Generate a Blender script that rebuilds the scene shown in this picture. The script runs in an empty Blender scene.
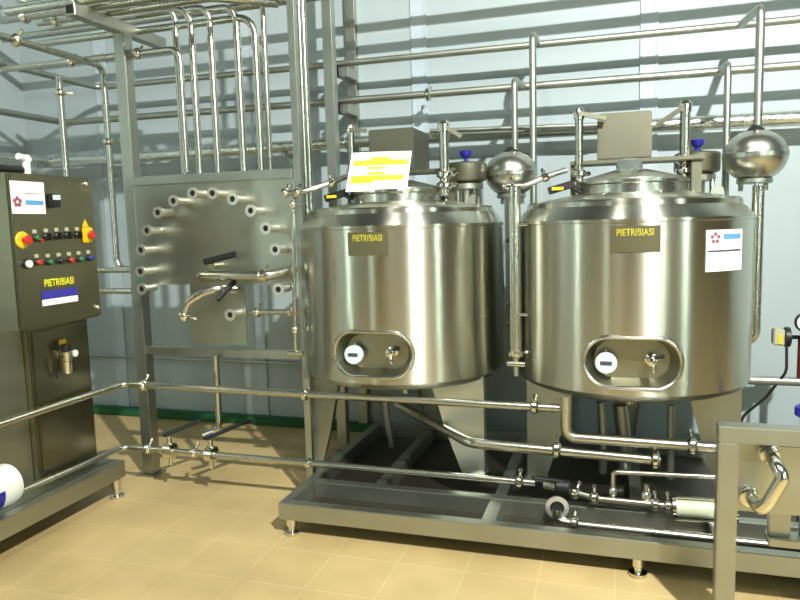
import bpy, bmesh, math, random
from mathutils import Vector, Matrix
random.seed(7)
C = bpy.context.scene.collection
PI = math.pi

# ------------------------------------------------------------------ materials
def lin(c):
    return tuple(((v/255)/12.92 if v/255 <= .04045 else ((v/255+.055)/1.055)**2.4) for v in c)+(1,)

def mat(name, rgb, rough=.5, metal=0., noise=0., nscale=(8, 8, 8), rnoise=0., aniso=0., arot=0., bump=0., spec=.5, trans=0., alpha=1.):
    m = bpy.data.materials.new(name); m.use_nodes = True
    nt = m.node_tree; b = nt.nodes['Principled BSDF']
    b.inputs['Base Color'].default_value = lin(rgb)
    b.inputs['Roughness'].default_value = rough
    b.inputs['Metallic'].default_value = metal
    b.inputs['Specular IOR Level'].default_value = spec
    b.inputs['Transmission Weight'].default_value = trans
    tc = nt.nodes.new('ShaderNodeTexCoord'); mp = nt.nodes.new('ShaderNodeMapping')
    mp.inputs['Scale'].default_value = nscale
    nt.links.new(tc.outputs['Object'], mp.inputs['Vector'])
    nz = nt.nodes.new('ShaderNodeTexNoise'); nz.inputs['Scale'].default_value = 1; nz.inputs['Detail'].default_value = 5
    nt.links.new(mp.outputs['Vector'], nz.inputs['Vector'])
    if noise or True:
        mx = nt.nodes.new('ShaderNodeMix'); mx.data_type = 'RGBA'
        a = lin(rgb); n = noise or .04
        mx.inputs['A'].default_value = tuple(v*(1-n) for v in a[:3])+(1,)
        mx.inputs['B'].default_value = tuple(min(1, v*(1+n)) for v in a[:3])+(1,)
        nt.links.new(nz.outputs['Fac'], mx.inputs['Factor'])
        nt.links.new(mx.outputs['Result'], b.inputs['Base Color'])
    if rnoise:
        mr = nt.nodes.new('ShaderNodeMapRange')
        mr.inputs['To Min'].default_value = max(.02, rough-rnoise); mr.inputs['To Max'].default_value = rough+rnoise
        nt.links.new(nz.outputs['Fac'], mr.inputs['Value']); nt.links.new(mr.outputs['Result'], b.inputs['Roughness'])
    if aniso:
        b.inputs['Anisotropic'].default_value = aniso; b.inputs['Anisotropic Rotation'].default_value = arot
        tg = nt.nodes.new('ShaderNodeTangent'); tg.direction_type = 'RADIAL'; tg.axis = 'Z'
        nt.links.new(tg.outputs['Tangent'], b.inputs['Tangent'])
    if bump:
        bp = nt.nodes.new('ShaderNodeBump'); bp.inputs['Strength'].default_value = bump; bp.inputs['Distance'].default_value = .01
        nt.links.new(nz.outputs['Fac'], bp.inputs['Height']); nt.links.new(bp.outputs['Normal'], b.inputs['Normal'])
    return m

M = {}
M['tank'] = mat('brushed_tank_steel', (196, 196, 182), .29, 1, .10, (9, 9, .35), .04, .94, .25)
M['pipe'] = mat('polished_pipe_steel', (192, 192, 180), .27, 1, .06, (3, 3, 3), .06)
M['frame'] = mat('dull_frame_steel', (172, 175, 165), .42, 1, .10, (6, 6, 6), .08)
M['plate'] = mat('brushed_plate_steel', (178, 180, 166), .38, 1, .10, (2, 2, 14), .06)
M['cab'] = mat('cabinet_steel', (134, 131, 110), .34, 1, .10, (3, 3, 20), .06)
M['housing'] = mat('satin_housing_steel', (122, 121, 104), .5, 1, .08, (10, 10, 10), .06)
M['bright'] = mat('bright_clamp_steel', (222, 220, 205), .18, 1, .05)
M['foil'] = mat('foil_lagging', (215, 218, 210), .25, 1, .15, (14, 14, 14), .1, bump=.9)
M['black'] = mat('black_plastic', (22, 23, 22), .45)
M['hole_shade'] = mat('painted_hole_shade', (14, 15, 13), .8)  # near-black colour standing in for the shade inside open ends
M['white'] = mat('white_paint', (226, 228, 222), .4)
M['paper'] = mat('white_paper', (240, 240, 236), .8)
M['yellow'] = mat('yellow_plastic', (225, 190, 30), .45)
M['hiyel'] = mat('yellow_print', (232, 226, 40), .8)
M['grey_ink'] = mat('grey_print', (120, 122, 60), .8)
M['red'] = mat('red_plastic', (190, 40, 34), .4)
M['green'] = mat('green_plastic', (36, 110, 62), .4)
M['blue'] = mat('blue_plastic', (30, 36, 140), .4)
M['sky_ink'] = mat('light_blue_print', (90, 150, 200), .7)
M['blue_ink'] = mat('blue_print', (52, 48, 150), .6)
M['dark_ink'] = mat('dark_print', (60, 66, 70), .7)
M['pink_ink'] = mat('dull_red_print', (150, 80, 90), .7)
M['name'] = mat('nameplate_bronze', (92, 88, 62), .5, .3)
M['name_ink'] = mat('nameplate_yellow', (176, 168, 40), .6)
M['dial'] = mat('pale_blue_dial', (205, 220, 224), .4)
M['glass'] = mat('clear_glass', (235, 245, 240), .05, 0, trans=.9)
M['greenpaint'] = mat('green_kerb_paint', (30, 92, 52), .5, 0, .15, (5, 5, 5))
M['ballsteel'] = mat('ball_steel', (190, 190, 178), .30, 1, .08, (4, 4, 30), .05)
M['pocket'] = mat('pocket_steel', (160, 158, 138), .38, 1, .08, (6, 6, 6), .05)
M['oldred'] = mat('dark_red_paint', (96, 24, 24), .5)
M['beige'] = mat('beige_plastic', (176, 176, 150), .5)
M['shade_sheet'] = mat('painted_under_tank_shade', (84, 80, 68), .4, .85, .2, (5, 5, 5), .08)  # dark colour stands in for the shade under the tanks
M['portsteel'] = mat('port_steel', (212, 212, 202), .42, .85, .05)
M['pale'] = mat('pale_green_glass', (190, 196, 168), .25)
M['tan'] = mat('tan_plastic', (150, 120, 82), .5)

def wall_material():
    m = bpy.data.materials.new('sandwich_panel_wall'); m.use_nodes = True
    nt = m.node_tree; b = nt.nodes['Principled BSDF']
    tc = nt.nodes.new('ShaderNodeTexCoord'); nz = nt.nodes.new('ShaderNodeTexNoise'); nz.inputs['Scale'].default_value = 1.2; nz.inputs['Detail'].default_value = 4
    nt.links.new(tc.outputs['Object'], nz.inputs['Vector'])
    mx = nt.nodes.new('ShaderNodeMix'); mx.data_type = 'RGBA'
    mx.inputs['A'].default_value = lin((160, 172, 173)); mx.inputs['B'].default_value = lin((171, 183, 185))
    nt.links.new(nz.outputs['Fac'], mx.inputs['Factor']); nt.links.new(mx.outputs['Result'], b.inputs['Base Color'])
    b.inputs['Roughness'].default_value = .45
    return m
M['wall'] = wall_material()
M['hall'] = mat('hall_wall_paint', (66, 68, 60), .6)
M['darkwall'] = mat('added_pillar_dark', (24, 25, 22), .6)
M['daylight'] = mat('window_daylight', (200, 215, 210), .6)  # glow for added, unseen strips that feed the steel reflections
_b = M['daylight'].node_tree.nodes['Principled BSDF']; _b.inputs['Emission Color'].default_value = (.8, 1, .9, 1); _b.inputs['Emission Strength'].default_value = 4
M['glow_strong'] = M['daylight'].copy(); M['glow_strong'].name = 'added_glow_strong'; M['glow_strong'].node_tree.nodes['Principled BSDF'].inputs['Emission Strength'].default_value = 26  # stronger glow for the added highlight strips
M['strip'] = mat('panel_joint_strip', (178, 190, 196), .4, 0, .03)

def floor_material():
    m = bpy.data.materials.new('tan_floor_tiles'); m.use_nodes = True
    nt = m.node_tree; b = nt.nodes['Principled BSDF']; L = nt.links.new
    tc = nt.nodes.new('ShaderNodeTexCoord')
    br = nt.nodes.new('ShaderNodeTexBrick'); br.offset = 0; br.inputs['Scale'].default_value = 1
    br.inputs['Brick Width'].default_value = .33; br.inputs['Row Height'].default_value = .33
    br.inputs['Mortar Size'].default_value = .006; br.inputs['Mortar Smooth'].default_value = .4
    br.inputs['Color1'].default_value = lin((198, 176, 126)); br.inputs['Color2'].default_value = lin((192, 169, 118)); br.inputs['Mortar'].default_value = lin((202, 181, 132))
    L(tc.outputs['Object'], br.inputs['Vector'])
    nz = nt.nodes.new('ShaderNodeTexNoise'); nz.inputs['Scale'].default_value = 2.2; nz.inputs['Detail'].default_value = 6
    L(tc.outputs['Object'], nz.inputs['Vector'])
    rp = nt.nodes.new('ShaderNodeValToRGB'); rp.color_ramp.elements[0].position = .3; rp.color_ramp.elements[1].position = .7
    rp.color_ramp.elements[0].color = (.80, .78, .74, 1); rp.color_ramp.elements[1].color = (1.08, 1.06, 1.02, 1)
    L(nz.outputs['Fac'], rp.inputs['Fac'])
    mx = nt.nodes.new('ShaderNodeMix'); mx.data_type = 'RGBA'; mx.blend_type = 'MULTIPLY'; mx.inputs['Factor'].default_value = 1
    L(br.outputs['Color'], mx.inputs['A']); L(rp.outputs['Color'], mx.inputs['B']); L(mx.outputs['Result'], b.inputs['Base Color'])
    b.inputs['Roughness'].default_value = .42
    return m
M['floor'] = floor_material()

# ------------------------------------------------------------------ mesh helpers
def V(p): return Vector(p)

class MB:
    """collects shapes (world coordinates) and links them as ONE mesh object"""
    def __init__(s): s.bm = bmesh.new()
    def box(s, lo, hi, bevel=0.):
        lo, hi = V(lo), V(hi); c = (lo+hi)/2; d = hi-lo
        t = bmesh.new(); bmesh.ops.create_cube(t, size=1)
        bmesh.ops.scale(t, vec=(abs(d.x), abs(d.y), abs(d.z)), verts=t.verts)
        if bevel: bmesh.ops.bevel(t, geom=list(t.edges), offset=bevel, segments=2, affect='EDGES', clamp_overlap=True)
        bmesh.ops.translate(t, vec=c, verts=t.verts); s._add(t); return s
    def bar(s, a, b, w, h, up=(0, 0, 1), bevel=0.):
        """a rectangular bar between two points; w across, h along up"""
        a, b = V(a), V(b); d = b-a; ln = d.length; z = d.normalized(); u = V(up); x = u.cross(z)
        if x.length < 1e-4: x = V((1, 0, 0))
        x.normalize(); y = z.cross(x)
        t = bmesh.new(); bmesh.ops.create_cube(t, size=1); bmesh.ops.scale(t, vec=(w, h, ln), verts=t.verts)
        if bevel: bmesh.ops.bevel(t, geom=list(t.edges), offset=bevel, segments=1, affect='EDGES')
        R = Matrix((x, y, z)).transposed().to_4x4(); R.translation = (a+b)/2
        bmesh.ops.transform(t, matrix=R, verts=t.verts); s._add(t); return s
    def _add(s, t):
        me = bpy.data.meshes.new('tmp'); t.to_mesh(me); t.free(); s.bm.from_mesh(me); bpy.data.meshes.remove(me)
    def lathe(s, prof, o, axis=(0, 0, 1), n=32):
        """prof: (radius, height along axis) pairs"""
        o = V(o); z = V(axis).normalized(); x = z.orthogonal().normalized(); y = z.cross(x); rings = []
        bm = s.bm
        for r, h in prof:
            if r < 1e-5: rings.append([bm.verts.new(o+z*h)])
            else: rings.append([bm.verts.new(o+z*h+(x*math.cos(2*PI*k/n)+y*math.sin(2*PI*k/n))*r) for k in range(n)])
        for A, B in zip(rings, rings[1:]):
            for k in range(n):
                q = [A[k % len(A)], A[(k+1) % len(A)], B[(k+1) % len(B)], B[k % len(B)]]
                u = []
                for v in q:
                    if v not in u: u.append(v)
                if len(u) > 2: bm.faces.new(u)
        for rg, rev in ((rings[0], True), (rings[-1], False)):
            if len(rg) > 2: bm.faces.new(list(reversed(rg)) if rev else rg)
        return s
    def cyl(s, a, b, r, r2=None, n=20):
        a, b = V(a), V(b); s.lathe([(r, 0), (r if r2 is None else r2, (b-a).length)], a, b-a, n); return s
    def tube(s, pts, r, bend=.06, n=14):
        pts = [V(p) for p in pts]; path = [pts[0]]
        for i in range(1, len(pts)-1):
            p, a, b = pts[i], (pts[i-1]-pts[i]), (pts[i+1]-pts[i])
            ang = a.angle(b); half = ang/2
            d = min(bend/math.tan(half) if half < 1.55 else 0, a.length*.48, b.length*.48)
            if d < 1e-4: path.append(p); continue
            rr = d*math.tan(half)
            a.normalize(); b.normalize(); cc = p+(a+b).normalized()*(rr/math.sin(half))
            v0 = p+a*d-cc; v1 = p+b*d-cc; tot = v0.angle(v1); k = max(3, int(tot/(PI/2)*7)); ax = v0.cross(v1).normalized()
            for j in range(k+1): path.append(cc+Matrix.Rotation(tot*j/k, 3, ax) @ v0)
        path.append(pts[-1]); bm = s.bm
        T = []
        for i in range(len(path)):
            t = (path[min(i+1, len(path)-1)]-path[max(i-1, 0)]); T.append(t.normalized())
        x = T[0].orthogonal().normalized(); rings = []
        for i, p in enumerate(path):
            if i:
                ax = T[i-1].cross(T[i])
                if ax.length > 1e-6: x = Matrix.Rotation(T[i-1].angle(T[i]), 3, ax.normalized()) @ x
            x = (x-T[i]*x.dot(T[i])).normalized(); y = T[i].cross(x)
            rings.append([bm.verts.new(p+(x*math.cos(2*PI*k/n)+y*math.sin(2*PI*k/n))*r) for k in range(n)])
        for A, B in zip(rings, rings[1:]):
            for k in range(n): bm.faces.new((A[k], A[(k+1) % n], B[(k+1) % n], B[k]))
        bm.faces.new(list(reversed(rings[0]))); bm.faces.new(rings[-1]); return s
    def prism(s, poly, vec):
        bm = s.bm; vec = V(vec); a = [bm.verts.new(V(p)) for p in poly]; b = [bm.verts.new(V(p)+vec) for p in poly]; n = len(a)
        bm.faces.new(list(reversed(a))); bm.faces.new(b)
        for k in range(n): bm.faces.new((a[k], a[(k+1) % n], b[(k+1) % n], b[k]))
        return s
    def build(s, name, m, parent=None, origin=None, smooth=True):
        bm = s.bm
        bmesh.ops.recalc_face_normals(bm, faces=bm.faces)
        o = V(ORG[parent.name]) if parent else V(origin or (0, 0, 0))
        bmesh.ops.translate(bm, vec=-o, verts=bm.verts)
        me = bpy.data.meshes.new(name); bm.to_mesh(me); bm.free()
        if smooth:
            for p in me.polygons: p.use_smooth = True
            me.set_sharp_from_angle(angle=math.radians(32))
        me.materials.append(m if not isinstance(m, str) else M[m])
        ob = bpy.data.objects.new(name, me); C.objects.link(ob)
        if parent: ob.parent = parent
        else: ob.location = o
        ORG[ob.name] = tuple(o); return ob
ORG = {}

def tag(o, label, cat, group=None):
    o['label'] = label; o['category'] = cat
    if group: o['group'] = group
    return o
def thing(name, loc, label, cat, group=None):
    o = bpy.data.objects.new(name, None); C.objects.link(o); o.location = loc; o.empty_display_size = .1
    ORG[o.name] = tuple(loc); return tag(o, label, cat, group)
def struct(mb, name, m, smooth=False):
    o = mb.build(name, m, smooth=smooth); o['kind'] = 'structure'; return o
def text_mesh(body, size, sx=1.):
    cu = bpy.data.curves.new('lettering', 'FONT'); cu.body = body; cu.size = size; cu.align_x = 'CENTER'; cu.align_y = 'CENTER'; cu.offset = size*.018
    ob = bpy.data.objects.new('lettering', cu); C.objects.link(ob)
    dg = bpy.context.evaluated_depsgraph_get(); me = bpy.data.meshes.new_from_object(ob.evaluated_get(dg))
    bm = bmesh.new(); bm.from_mesh(me); bpy.data.objects.remove(ob); bpy.data.curves.remove(cu); bpy.data.meshes.remove(me)
    for v in bm.verts: v.co.x *= sx
    return bm
def lettering(parent, body, size, m, fn, sx=1., name='lettering'):
    """flat letters mapped by fn(u, v) onto a surface"""
    mb = MB(); mb.bm.free(); mb.bm = text_mesh(body, size, sx)
    bmesh.ops.triangulate(mb.bm, faces=mb.bm.faces)
    for v in mb.bm.verts: v.co = V(fn(v.co.x, v.co.y))
    return mb.build(name, m, parent, smooth=False)
def sheet(parent, name, m, u0, u1, v0, v1, fn, n=8):
    """a thin sheet (with thickness) mapped onto a surface by fn(u, v, depth)"""
    mb = MB(); bm = mb.bm; R = []
    for d in (0, 1):
        R.append([[bm.verts.new(V(fn(u0+(u1-u0)*i/n, v, d))) for i in range(n+1)] for v in (v0, v1)])
    for i in range(n):
        for d in (0, 1): bm.faces.new((R[d][0][i], R[d][0][i+1], R[d][1][i+1], R[d][1][i]))
        for k in (0, 1): bm.faces.new((R[0][k][i], R[0][k][i+1], R[1][k][i+1], R[1][k][i]))
    for i in (0, n): bm.faces.new((R[0][0][i], R[0][1][i], R[1][1][i], R[1][0][i]))
    return mb.build(name, m, parent)
def pipe(name, pts, r, label, cat='pipe', group=None, bend=.07, m='pipe', clamps=(), n=16):
    """a pipe thing: one swept tube; clamps are (point, direction) ferrules as parts"""
    lo = min(pts, key=lambda p: p[2])
    ob = MB().tube(pts, r, bend, n).build(name, m, origin=lo); tag(ob, label, cat, group)
    for p, d in clamps: clamp(ob, p, d, r)
    return ob
def clamp(parent, p, d, r, k=1.75, name='clamp'):
    d = V(d).normalized(); p = V(p); mb = MB()
    mb.lathe([(r*1.05, -.022), (r*1.35, -.018), (r*k, -.009), (r*k, .009), (r*1.35, .018), (r*1.05, .022)], p, d, 20)
    s = d.orthogonal().normalized(); mb.cyl(p+s*r*k*.9, p+s*(r*k+.03), .007, n=8); mb.lathe([(.012, 0), (.012, .016)], p+s*(r*k+.02), s, 8)
    return mb.build(name, 'bright', parent)
def wall_bracket(ob, x, y, z, r):
    b = MB(); b.box((x-.02, y-r, z-r-.025), (x+.02, 4.96, z-r), .002); b.box((x-.04, 4.95, z-r-.07), (x+.04, 4.96, z+.05)); return b.build('wall_bracket', 'frame', ob, smooth=False)
def along(a, b, t): return tuple(V(a)+(V(b)-V(a))*t)

# ------------------------------------------------------------------ setting
struct(MB().box((-5.2, -6, -.1), (6.7, 5.2, 0)), 'floor', 'floor')
struct(MB().box((-5.0, -.45, 1.2), (-4.985, -.25, 2.2)), 'window_4', 'glow_strong')  # added glow strip, out of view, for a bright spot on the port plate
struct(MB().box((-5.0, 1.55, 2.2), (-4.985, 1.7, 4.6)), 'window_5', 'daylight')  # added glow strip, out of view, for a streak on the left tank
struct(MB().box((6.485, -1.65, .9), (6.5, -1.4, 5.0)), 'window_6', 'glow_strong')  # added out of view to give the right tank another bright streak
struct(MB().box((-5.2, 4.96, 0), (6.7, 5.2, 5.2)), 'wall_back', 'wall')
struct(MB().box((-5.2, -6, 0), (-5.0, 4.96, 5.2)), 'wall_left', 'wall')
b = MB(); b.box((-5, 4.88, 0), (6.5, 4.96, .07), .012); struct(b, 'baseboard_back', 'greenpaint')
b = MB(); b.box((-5, -6, 0), (-4.92, 4.88, .07), .012); struct(b, 'baseboard_left', 'greenpaint')
for i, x in enumerate((-4.15, -2.78, -1.375, .19, 1.60)):
    b = MB(); b.box((x-.055, 4.95, .07), (x+.055, 4.9625, 5.2), .002)
    for s in (-.05, .05): b.box((x+s-.006, 4.944, .07), (x+s+.006, 4.9605, 5.2))
    struct(b, 'trim_%d' % (i+1), 'strip')
for i, y in enumerate((3.0, 3.9)):
    b = MB(); b.box((-5.0025, y-.055, .07), (-4.99, y+.055, 5.2), .002)
    for s in (-.05, .05): b.box((-5.0, y+s-.006, .07), (-4.984, y+s+.006, 5.2))
    struct(b, 'trim_%d' % (i+6), 'strip')

# the rest of the hall behind the viewer
struct(MB().box((-5.2, -6.2, 0), (6.7, -6.0, 5.2)), 'wall_front', 'hall')
struct(MB().box((6.5, -6.0, 0), (6.7, 5.2, 5.2)), 'wall_right', 'hall')
for i, (x, w_) in enumerate(((-4.3, .5), (3.74, .2), (5.50, .2))):
    b = MB(); b.box((x, -6.0, .9), (x+w_, -5.97, 5.0)); o = struct(b, 'window_%d' % (i+1), 'daylight' if i < 1 else 'glow_strong')  # added glow strips behind the viewer, set to make the tank highlights
for i, x in enumerate((-2.7, -.6, 1.5, 3.1, 4.4, 5.9)):
    struct(MB().box((x, -5.98, 0), (x+.45, -5.6, 5.2)), 'added_pillar_%d' % (i+1), 'darkwall')  # dark pillars added out of view to band the tank reflections

# ------------------------------------------------------------------ tanks
TR = .612
def tank(o, label, plate_u, gauge_u, sticker=None):
    t = thing('process_tank', o, label, 'tank', 'stainless process tanks')
    ox, oy, oz = o
    def cylmap(u, v, d=0, lift=.0015, th=.002):
        a = u/TR; r = TR+lift+th*d
        return (ox+r*math.sin(a), oy-r*math.cos(a), v)
    # body, with the instrument pocket cut into its wall
    prof = [(0, .655), (.25, .668), (.45, .69), (.56, .712), (.595, .728), (.612, .752), (.612, .95), (.612, 1.2), (.612, 1.4), (.612, 1.585), (.56, 1.60), (0, 1.62)]
    body = MB().lathe(prof, (ox, oy, 0), n=120).build('body', 'tank', t)
    gu, gz = gauge_u, .912
    hw, hh = .218, .118
    poly = []
    for k in range(40):
        a = 2*PI*k/40; sx = (hw-hh) if math.cos(a) > 1e-9 else -(hw-hh)
        poly.append((math.cos(a)*hh+sx, math.sin(a)*hh))
    ga = gu/TR; cx, sx_ = math.cos(ga), math.sin(ga)
    def pocket(u, v, d):        # d = distance from the tank axis along the pocket direction
        return (ox+sx_*d+cx*u, oy-cx*d+sx_*u, gz+v)
    cm = MB(); rings_ = []
    for f_, d_ in ((.80, .50), (1.0, .575), (1.02, .75)):
        rings_.append([cm.bm.verts.new(V(pocket(u*(f_*.94+.06), v*f_, d_))) for u, v in poly])
    for A, B in zip(rings_, rings_[1:]):
        for k in range(40): cm.bm.faces.new((A[k], A[(k+1) % 40], B[(k+1) % 40], B[k]))
    cm.bm.faces.new(list(reversed(rings_[0]))); cm.bm.faces.new(rings_[-1])
    cut = cm.build('cutter', 'pocket', t)
    md = body.modifiers.new('pocket', 'BOOLEAN'); md.object = cut; md.operation = 'DIFFERENCE'; md.solver = 'EXACT'; md.material_mode = 'TRANSFER'
    dg = bpy.context.evaluated_depsgraph_get(); me = bpy.data.meshes.new_from_object(body.evaluated_get(dg))
    body.modifiers.clear(); body.data = me; bpy.data.objects.remove(cut)
    for p in me.polygons: p.use_smooth = True
    me.set_sharp_from_angle(angle=math.radians(32))
    # pocket rim: a welded bead following the oval on the curved wall
    rim = MB(); n = len(poly); ring = []
    def onwall(u, v):
        d = math.sqrt(TR*TR-u*u); return V(pocket(u, v, d+.002))
    P = [onwall(u*1.03, v*1.05) for u, v in poly]
    for i in range(n):
        tt = (P[(i+1) % n]-P[i-1]).normalized(); nn = V((sx_, -cx, 0)); sd = tt.cross(nn).normalized(); nn = sd.cross(tt)
        ring.append([rim.bm.verts.new(P[i]+(sd*math.cos(q*PI/4)+nn*math.sin(q*PI/4))*.011) for q in range(8)])
    for i in range(n):
        A, B = ring[i], ring[(i+1) % n]
        for q in range(8): rim.bm.faces.new((A[q], A[(q+1) % 8], B[(q+1) % 8], B[q]))
    rim.build('pocket_rim', 'pipe', t)
    # thermometer in the pocket
    g = MB(); c0 = V(pocket(-.12, -.012, .50)); dd = V((sx_, -cx, 0))
    g.lathe([(.018, 0), (.018, .03), (.045, .034), (.052, .04), (.052, .066), (.048, .07), (0, .07)], c0, dd, 28)
    gd = g.build('thermometer', 'dial', t); gd['label'] = 'pale blue round thermometer'
    def gface(u, v, d=0): return V(pocket(-.12+u, -.012+v, .50+.0712+.002*d))
    sheet(gd, 'display', 'dark_ink', -.028, .028, -.008, .011, gface, 1)
    gn = MB(); gn.tube([c0+V((0, 0, .03))+dd*.03, c0+V((0, 0, .062))+dd*.03], .006); gn.build('neck', 'bright', gd)
    # sample valve in the pocket
    s0 = V(pocket(.09, .004, .50)); right = V((cx, sx_, 0)); up = V((0, 0, 1))
    sv = MB().lathe([(.03, 0), (.03, .008), (.018, .012), (.018, .045), (.022, .05), (.022, .075), (.012, .08)], s0, dd, 20)
    sv.tube([s0+dd*.06, s0+dd*.075-up*.03+right*.008, s0+dd*.075-up*.055+right*.012], .009, .02)
    svo = sv.build('sample_valve', 'bright', t)
    kn = MB().tube([s0+dd*.06+up*.008, s0+dd*.065+right*.035+up*.022], .006); kn.lathe([(.004, 0), (.011, .004), (.011, .02), (.004, .024)], s0+dd*.065+right*.035+up*.022, right+up*.4, 12)
    kn.build('knob', 'black', svo)
    # shoulder, cone, manhole collar and lid
    sh = MB().lathe([(.606, 1.575), (.6165, 1.583), (.6165, 1.598), (.606, 1.612), (.578, 1.642), (.558, 1.662), (.554, 1.686), (.545, 1.695), (.532, 1.695), (.30, 1.735), (.2, 1.735)], (ox, oy, 0), n=96)
    sh.build('shoulder', 'tank', t)
    co = MB().lathe([(.285, 1.69), (.285, 1.775), (.298, 1.782), (.298, 1.797), (.285, 1.803), (.2, 1.803)], (ox, oy-.04, 0), n=64).build('manhole_collar', 'pipe', t)
    ld = MB().lathe([(.283, 1.795), (.283, 1.806), (.255, 1.815), (.09, 1.858), (.06, 1.86), (0, 1.86)], (ox, oy-.04, 0), n=64).build('lid', 'frame', t)
    sg = MB().lathe([(.066, 1.845), (.066, 1.88), (.055, 1.90), (.025, 1.91), (0, 1.911)], (ox-.01, oy-.17, 0), n=28).build('sight_glass', 'glass', ld)
    for k in range(10):
        a = -PI/2+(k-4.5)*.30
        MB().lathe([(.011, 0), (.011, .012), (.006, .016), (.006, .03)], (ox+.315*math.cos(a), oy-.04+.315*math.sin(a), 1.705), n=8).build('lid_bolt', 'bright', t) if k in (0, 3, 6, 9) else None
    # agitator bridge across the manhole and the square motor housing on it
    br = MB().box((ox-.315, oy-.10, 1.893), (ox+.36, oy+.06, 1.916), .004)
    br.box((ox+.30, oy-.08, 1.70), (ox+.35, oy+.0, 1.895), .003); br.box((ox-.315, oy-.08, 1.70), (ox-.275, oy+.0, 1.895), .003)
    br.build('agitator_bridge', 'housing', t)
    ho = MB().box((ox-.175, oy-.06, 1.918), (ox+.105, oy+.30, 2.165), .006).build('motor_housing', 'housing', t)
    MB().box((ox-.15, oy-.01, 1.916), (ox+.08, oy+.15, 1.922)).build('housing_foot', 'frame', ho)
    ag = MB().cyl((ox, oy+.05, 1.72), (ox, oy+.05, 1.9), .03); ag.build('agitator_shaft', 'pipe', t)
    # legs: folded tapering plates at 120 degrees
    for k, a in enumerate((-PI/2-PI/3, -PI/2+PI/3, PI/2)):
        r_ = V((math.cos(a), math.sin(a), 0)); b_ = V((ox, oy, 0)); lg = MB(); top, bot = .80, .178
        if k < 2:               # front legs: straight outer edge, slanted inner edge, folded flange behind
            sg_ = -1 if k == 0 else 1
            O = b_+V((sg_*.535, -.275, 0)); dv = V((-sg_*.90, -.43, 0)); fv = V((0, .075, 0)); ctr = O+dv*.05+V((0, .03, 0))
            def ring(z, w): return [O+fv+V((0, 0, z)), O+V((0, 0, z)), O+dv*w+V((0, 0, z)), O+dv*w+fv*.5+V((0, 0, z))]
            R = (ring(bot, .11), ring(.40, .19), ring(top, .31))
        else:
            s_ = V((-r_.y, r_.x, 0)); ctr = b_+r_*.55
            def ring(z, w, dpt):
                p = b_+r_*.58
                return [p+s_*w-r_*dpt+V((0, 0, z)), p+s_*w*.9+V((0, 0, z)), p-s_*w*.9+V((0, 0, z)), p-s_*w-r_*dpt+V((0, 0, z))]
            R = (ring(bot, .045, .035), ring(.42, .078, .06), ring(.73, .11, .085))
        vs = [[lg.bm.verts.new(p) for p in R_] for R_ in R]
        for A, B in zip(vs, vs[1:]):
            for q in range(3): lg.bm.faces.new((A[q], A[q+1], B[q+1], B[q]))
        bmesh.ops.recalc_face_normals(lg.bm, faces=lg.bm.faces)
        bmesh.ops.solidify(lg.bm, geom=list(lg.bm.faces), thickness=.006)
        lo = lg.build('leg', 'plate', t, smooth=False)
        ft = MB().bar(ctr+V((0, 0, .175)), ctr+V((0, 0, .187)), .12, .12, up=(0, 1, 0), bevel=.003); ft.build('foot_plate', 'frame', lo)
    # bottom outlet
    ou = MB().tube([(ox, oy, .67), (ox, oy, .56)], .03); ou.lathe([(.05, 0), (.05, .02)], (ox, oy, .6), n=24)
    ou.build('bottom_outlet', 'pipe', t)
    # nameplate
    pl = sheet(t, 'nameplate', 'name', plate_u-.112, plate_u+.112, 1.442, 1.565, cylmap)
    def pm(u, v): return cylmap(plate_u+u, 1.533+v, 0, .0045)
    lettering(pl, 'PIETRIBIASI', .046, 'name_ink', pm, .74)
    return t, cylmap

t1, map1 = tank((-1.25, 4.02, 0), 'stainless process tank on the left with white paper notice on top', -.0, -.0)
t2, map2 = tank((.066, 4.02, 0), 'stainless process tank on the right with a white sticker on its side', .012, .005)
bpy.context.view_layer.update()

# white sticker on the right tank (a part of it)
def stick(u, v, d=0): return map2(u, v, d)
st = sheet(t2, 'sticker', 'paper', .345, .59, 1.34, 1.535, stick)
def on2(u, v, d=0): return map2(u, v, d, .0042, .001)
sheet(st, 'logo_word', 'sky_ink', .445, .572, 1.49, 1.515, on2, 4)
lg = MB(); 
for k in range(5):
    a = k*2*PI/5+PI/2; pts = []
    for q in range(8):
        w = q*PI/4; u = .395+.019*math.cos(a)+.010*math.cos(w); v = 1.497+.019*math.sin(a)+.010*math.sin(w); pts.append(on2(u, v))
    n_ = V((math.sin(.38/TR), -math.cos(.38/TR), 0))*.001; lg.prism(pts, n_)
lg.build('logo_mark', 'pink_ink', st, smooth=False)
sheet(st, 'printed_line', 'dark_ink', .355, .575, 1.432, 1.44, on2, 6)

# paper notice on the left tank
pn = thing('paper_notice', (-1.284,3.700,1.790), 'white paper notice with yellow printing propped on the left tank', 'notice')
q = [(-1.479,3.700,1.792), (-1.114,3.700,1.789), (-1.103,3.780,2.008), (-1.463,3.780,2.017)]
def paper(u, v, d=0):
    a = V(q[0]).lerp(V(q[1]), u); b2 = V(q[3]).lerp(V(q[2]), u); p = a.lerp(b2, v)
    return p+V((0, -.0015, 0))*d+V((0, -.012*math.sin(u*PI), 0))
sheet(pn, 'sheet', 'paper', 0, 1, 0, 1, paper, 10)
def ink(u, v, d=0): return paper(u, v, 0)+V((0, -.003-.001*d, 0))
for (u0, u1, v0, v1) in ((.36, .68, .80, .86), (.06, .96, .66, .79), (.32, .62, .56, .62), (.34, .62, .42, .48), (.06, .92, .27, .40), (.06, .45, .21, .27)):
    sheet(pn, 'yellow_print', 'hiyel', u0, u1, v0, v1, ink, 8)
def ink2(u, v, d=0): return paper(u, v, 0)+V((0, -.0045-.0005*d, 0))
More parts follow.
